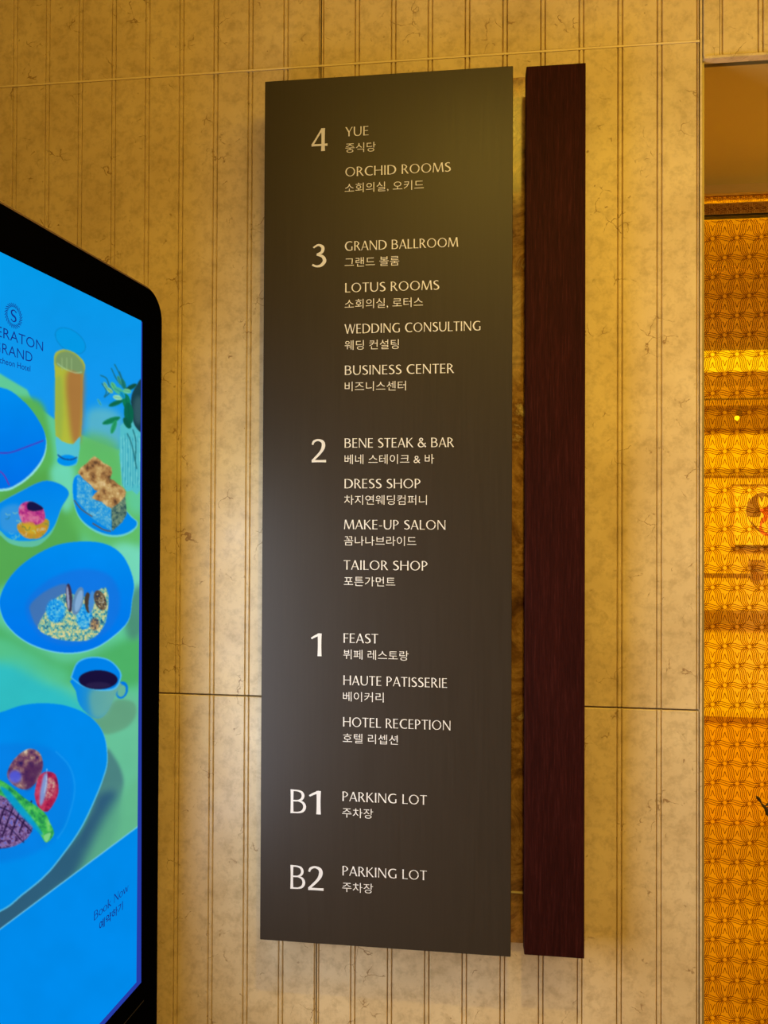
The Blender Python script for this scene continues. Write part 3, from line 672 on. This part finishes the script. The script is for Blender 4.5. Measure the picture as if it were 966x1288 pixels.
# big bowl
bb = [(1, 748), (14, 724), (37, 703), (70, 686), (105, 681), (135, 685), (156, 701), (168, 731), (166, 755), (161, 781), (140, 802), (116, 816), (88, 821), (58, 817), (30, 805), (9, 786), (0, 765)]
paint([(x, y+1.5) for x, y in bb], (120, 215, 230)); paint(bb, (0, 140, 238), col2=(0, 116, 234))
paint([(32, 762), (60, 730), (100, 716), (135, 722), (150, 745), (148, 775), (130, 798), (90, 812), (50, 800)], (20, 116, 224), 2, .8)
paint([(38, 770), (40, 758), (60, 742), (84, 735), (84, 760), (60, 785), (48, 790)], (70, 116, 176), 1, .9)
paint(z3_((205, 130), (235, 60), (290, -20), (360, -60), (470, -40), (575, -90), (580, 60), (540, 150), (470, 196), (350, 196), (270, 175)), (120, 170, 160), sm=3, tex=N2, cols=[(30, 90, 130), (90, 170, 170), (190, 200, 140), (226, 214, 160)])
for c in ((70, 768, 12, 15), (106, 776, 10, 16)): paint(ell(*c), (0, 140, 234), 1, .9, tex=N2, cols=[(0, 110, 220), (30, 160, 236), (120, 200, 230)])
paint(ell(119, 785, 6, 8), (130, 50, 50), 1, .7, tex=N2, cols=[(60, 40, 60), (150, 90, 60), (200, 170, 120)])
for cx, cy, rx, ry, a, c in ((87, 752, 4, 18, -4, (62, 50, 72)), (85.5, 752, 1.6, 15, -4, (150, 160, 190)), (98, 756, 6.5, 18, 14, (96, 136, 176)), (99, 756, 4, 14, 14, (130, 170, 210)), (111, 758, 4.5, 13, -4, (70, 60, 50)), (115, 757, 3.5, 14, 6, (70, 140, 210)), (126, 755, 7, 13, -20, (84, 70, 60))):
    paint(ell(cx, cy, rx, ry, a), c)
paint(ell(127, 756, 6, 11, -20), (0, 0, 0), 0, .9, tex=N2, cols=[(20, 40, 80), (110, 90, 60), (190, 190, 170)])
# cup
paint(ell(153, 868, 8, 11, 15), (0, 120, 226)); paint(ell(153, 869, 5, 7.5, 15), (104, 180, 150))
cupb = z3_((392, 400), (410, 470), (430, 545), (490, 605), (540, 617), (585, 575), (625, 480), (645, 420))
paint(cupb, (0, 132, 234), sm=3, col2=(110, 170, 150), axis='x'); paint(z3_((490, 470), (640, 440), (590, 570), (545, 610), (500, 600)), (104, 172, 160), 3, .75)
paint(z3_((385, 385), (420, 310), (500, 283), (590, 300), (650, 360), (652, 410), (620, 460), (540, 468), (450, 445), (388, 402)), (80, 186, 240))
paint(z3_((392, 385), (424, 316), (500, 290), (588, 306), (643, 362), (645, 408), (615, 452), (540, 460), (452, 438), (394, 400)), (0, 128, 230))
paint(ell(123.5, 855, 24.5, 12), (24, 16, 58)); paint(ell(123.5, 862, 16, 4), (50, 40, 80), 1, .6)
# bottom plate
bp = [(-40, 905), (0, 896), (28, 887), (58, 884.5), (88, 889), (114, 902), (130, 923), (134.5, 953), (130, 976), (116, 1011), (100, 1043), (80, 1072), (57, 1100), (27, 1125), (0, 1145), (-60, 1165), (-160, 1100), (-160, 980)]
paint([(x+1, y+1.5) for x, y in bp], (90, 190, 230)); paint(bp, (0, 137, 234), col2=(0, 142, 236))
paint([(-60, 950), (10, 935), (60, 940), (88, 965), (92, 1000), (80, 1040), (50, 1070), (0, 1085), (-60, 1080)], (6, 126, 226), 3, .8)
stroke([(70, 945), (88, 965), (94, 995), (84, 1035), (72, 1055)], 2.2, (30, 156, 240), .5)
PU = [(44, 24, 70), (96, 66, 120), (140, 110, 160), (90, 100, 200)]
paint(z4_((-60, -150), (0, -110), (90, -70), (160, 0), (185, 70), (160, 140), (110, 180), (60, 200), (0, 208), (-60, 200)), (90, 60, 120), sm=3, tex=N2, cols=PU)
for k in range(5):
    x = -20+k*11; stroke([(x, 1060-k*3), (x+16, 1015-k*2)], 1.8, (34, 16, 56), .9)
stroke([(-10, 1012), (14, 1022), (40, 1046)], 1.6, (34, 16, 56), .9); stroke([(-10, 1032), (10, 1040), (30, 1060)], 1.4, (34, 16, 56), .8)
paint(z3_((38, 925), (60, 860), (110, 805), (165, 780), (215, 805), (232, 870), (205, 950), (140, 1002), (70, 975)), (110, 70, 110), sm=3, tex=N1, cols=[(50, 30, 90), (110, 64, 96), (150, 110, 110), (220, 200, 170)])
paint(ell(19, 977, 8, 8), (80, 90, 220), 1.5, .9); paint(z3_((140, 880), (225, 860), (200, 950), (140, 1002)), (76, 36, 84), 2, .8)
paint(z3_((190, 1000), (210, 930), (250, 905), (300, 920), (317, 1000), (300, 1060), (255, 1122), (210, 1100), (190, 1050)), (170, 30, 70), sm=3, tex=N1, cols=[(120, 10, 60), (180, 40, 80), (200, 80, 110)])
paint(z3_((255, 940), (295, 950), (300, 1010), (250, 1060), (235, 1010)), (200, 120, 130), 1, .8, tex=N2, cols=[(140, 20, 60), (190, 110, 120), (210, 190, 160)])
paint(z3_((235, 930), (252, 915), (256, 960), (240, 1050), (218, 1090), (215, 1030)), (120, 160, 220), 1, .9); stroke(z3_((253, 890), (250, 960), (240, 1020)), .8, (190, 210, 230))
asp = z3_((-40, 940), (0, 948), (60, 985), (130, 1045), (235, 1120), (270, 1180), (292, 1240), (250, 1288), (215, 1240), (170, 1185), (90, 1110), (40, 1050), (-40, 1010))
paint(asp, (50, 170, 90), sm=3, tex=N1, cols=[(20, 110, 80), (60, 180, 80), (130, 214, 110)])
paint(z3_((0, 985), (50, 1010), (110, 1080), (180, 1165), (230, 1240), (215, 1240), (150, 1180), (80, 1105), (30, 1040)), (0, 150, 220), 1, .85)
paint(z3_((236, 1250), (275, 1235), (262, 1275), (246, 1284)), (130, 210, 130), sm=3)
# blue bottom panel
paint([(-240, 1346), (0, 1168), (176, 1037), (190, 1026), (190, 1560), (-240, 1560)], (120, 205, 235), 0, 1, 1)
paint([(-240, 1347.5), (0, 1169.5), (176, 1038.5), (190, 1027.5), (190, 1560), (-240, 1560)], (0, 138, 234), 0, 1, 1)
img *= (1+.05*(N3[..., None]-.5))
img = np.clip(img, 0, 1)
lin_img = np.where(img <= .04045, img/12.92, ((img+.055)/1.055)**2.4).astype(np.float32)
us = [0.0]
for k in range(1, 231): us.append(kio(176-178*k/230, 660)[0])
us = np.concatenate([np.array(us), np.linspace(us[-1], SW, 60)[1:]]); NV = 860
vsz = np.linspace(SZ0, SZ1, NV)
A = np.array(KP); B = -np.array(KD)
U, Vv = np.meshgrid(us, vsz)
pts = np.stack([KP.x-KD.x*U+KN.x*.0009, KP.y-KD.y*U+KN.y*.0009, Vv], -1).reshape(-1, 3)
rel = pts-np.array(CAMP); zz = rel@np.array(CF); zz = np.maximum(zz, .15)
PX = IW/2+FPX*(rel@np.array(CR))/zz; PY = IH/2-FPX*(rel@np.array(CU))/zz
fxi = np.clip((PX-CX0)*CS-.5, 0, Wc-2.001); fyi = np.clip((PY-CY0)*CS-.5, 0, Hc-2.001)
xi = fxi.astype(int); yi = fyi.astype(int); fx = (fxi-xi)[:, None]; fy = (fyi-yi)[:, None]
colr = (lin_img[yi, xi]*(1-fx)+lin_img[yi, xi+1]*fx)*(1-fy)+(lin_img[yi+1, xi]*(1-fx)+lin_img[yi+1, xi+1]*fx)*fy
nu = len(us); ii, jj = np.meshgrid(np.arange(NV-1), np.arange(nu-1), indexing='ij'); a = (ii*nu+jj).ravel()
fc = np.stack([a, a+1, a+nu+1, a+nu], -1)
org = np.array(K3(SW/2, SZ0)); me = bpy.data.meshes.new('screen')
me.vertices.add(len(pts)); me.vertices.foreach_set('co', (pts-org).astype(np.float32).ravel())
me.loops.add(fc.size); me.loops.foreach_set('vertex_index', fc.ravel().astype(np.int32))
me.polygons.add(len(fc)); me.polygons.foreach_set('loop_start', np.arange(0, fc.size, 4, dtype=np.int32))
me.update(calc_edges=True)
at = me.color_attributes.new('Col', 'FLOAT_COLOR', 'POINT'); at.data.foreach_set('color', np.concatenate([colr, np.ones((len(colr), 1))], 1).astype(np.float32).ravel())
scr = link('screen', me, M['screen'], kiosk, org); scr['label'] = 'glowing blue screen picturing plates of food, juice and coffee'

# writing on the screen (sub-parts of the screen); reading direction is near to far, so u falls along a line
def kput(name, vs, fs, u_left, u_right, z0, h, parent=scr):
    a = min(v[0] for v in vs); b = max(v[0] for v in vs)
    return mesh_obj(name, [K3(u_left+(x-a)/(b-a)*(u_right-u_left), z0+v_[1]*h, .0014) for v_ in vs for x in (v_[0],)], fs, M['navy'], parent)
uc = kio(16, 397)[0]
def ktext(s, rpx, rpy, hpx, off=-.012, capk=.70, glyph=False, centre=None, lpx=None):
    ur, z = kio(rpx, rpy); ztop_ = kio(rpx, rpy-hpx)[1]
    vs, fs = line_glyphs(s) if glyph else font_mesh(s, off)
    ul = kio(lpx, rpy)[0] if lpx is not None else 2*(centre if centre is not None else uc)-ur
    kput('screen_lettering', vs, fs, ul, ur, z, (ztop_-z)/(1 if glyph else capk))
ktext('SHERATON', 53.0, 442.0, 12.5, -.006)
ktext('GRAND', 39.5, 456.0, 12.5, -.006)
ktext('Incheon Hotel', 37.0, 467.5, 7.5, .002)
ktext('Book Now', 160.5, 1120.0, 10.5, glyph=True, lpx=117.5)
ktext('예약하기', 153.5, 1143.0, 9.5, .012, .80, lpx=124)
vs, fs = [], []
for k in range(26):
    a0 = 2*math.pi*k/26; tw = .95
    p0 = (math.cos(a0)*.68, math.sin(a0)*.68); p1 = (math.cos(a0+tw*.45)*1.0, math.sin(a0+tw*.45)*1.0)
    v, f = ribbon([(p0[0], p0[1], .05), ((p0[0]+p1[0])/2, (p0[1]+p1[1])/2, .07), (p1[0], p1[1], .05)]); n = len(vs); vs += v; fs += [tuple(i+n for i in q_) for q_ in f]
v, f = C((.30, .30, .10), (.05, .45, .08), (-.24, .30, .13), (-.16, .06, .16), (.16, -.08, .17), (.24, -.30, .14), (-.02, -.46, .08), (-.30, -.32, .10))
n = len(vs); vs += v; fs += [tuple(i+n for i in q_) for q_ in f]
rad = (kio(16, 381.5)[1]-kio(16, 413.5)[1])/2; zc_ = kio(16, 397.3)[1]
mesh_obj('screen_emblem', [K3(uc-x*rad, zc_+y*rad, .0014) for x, y in vs], fs, M['navy'], scr)
print('kiosk', KP, 'SW', SW, 'SZ', SZ0, SZ1, 'zo', zo, 'near', K3(up, 0), 'u at x=0', us[230])
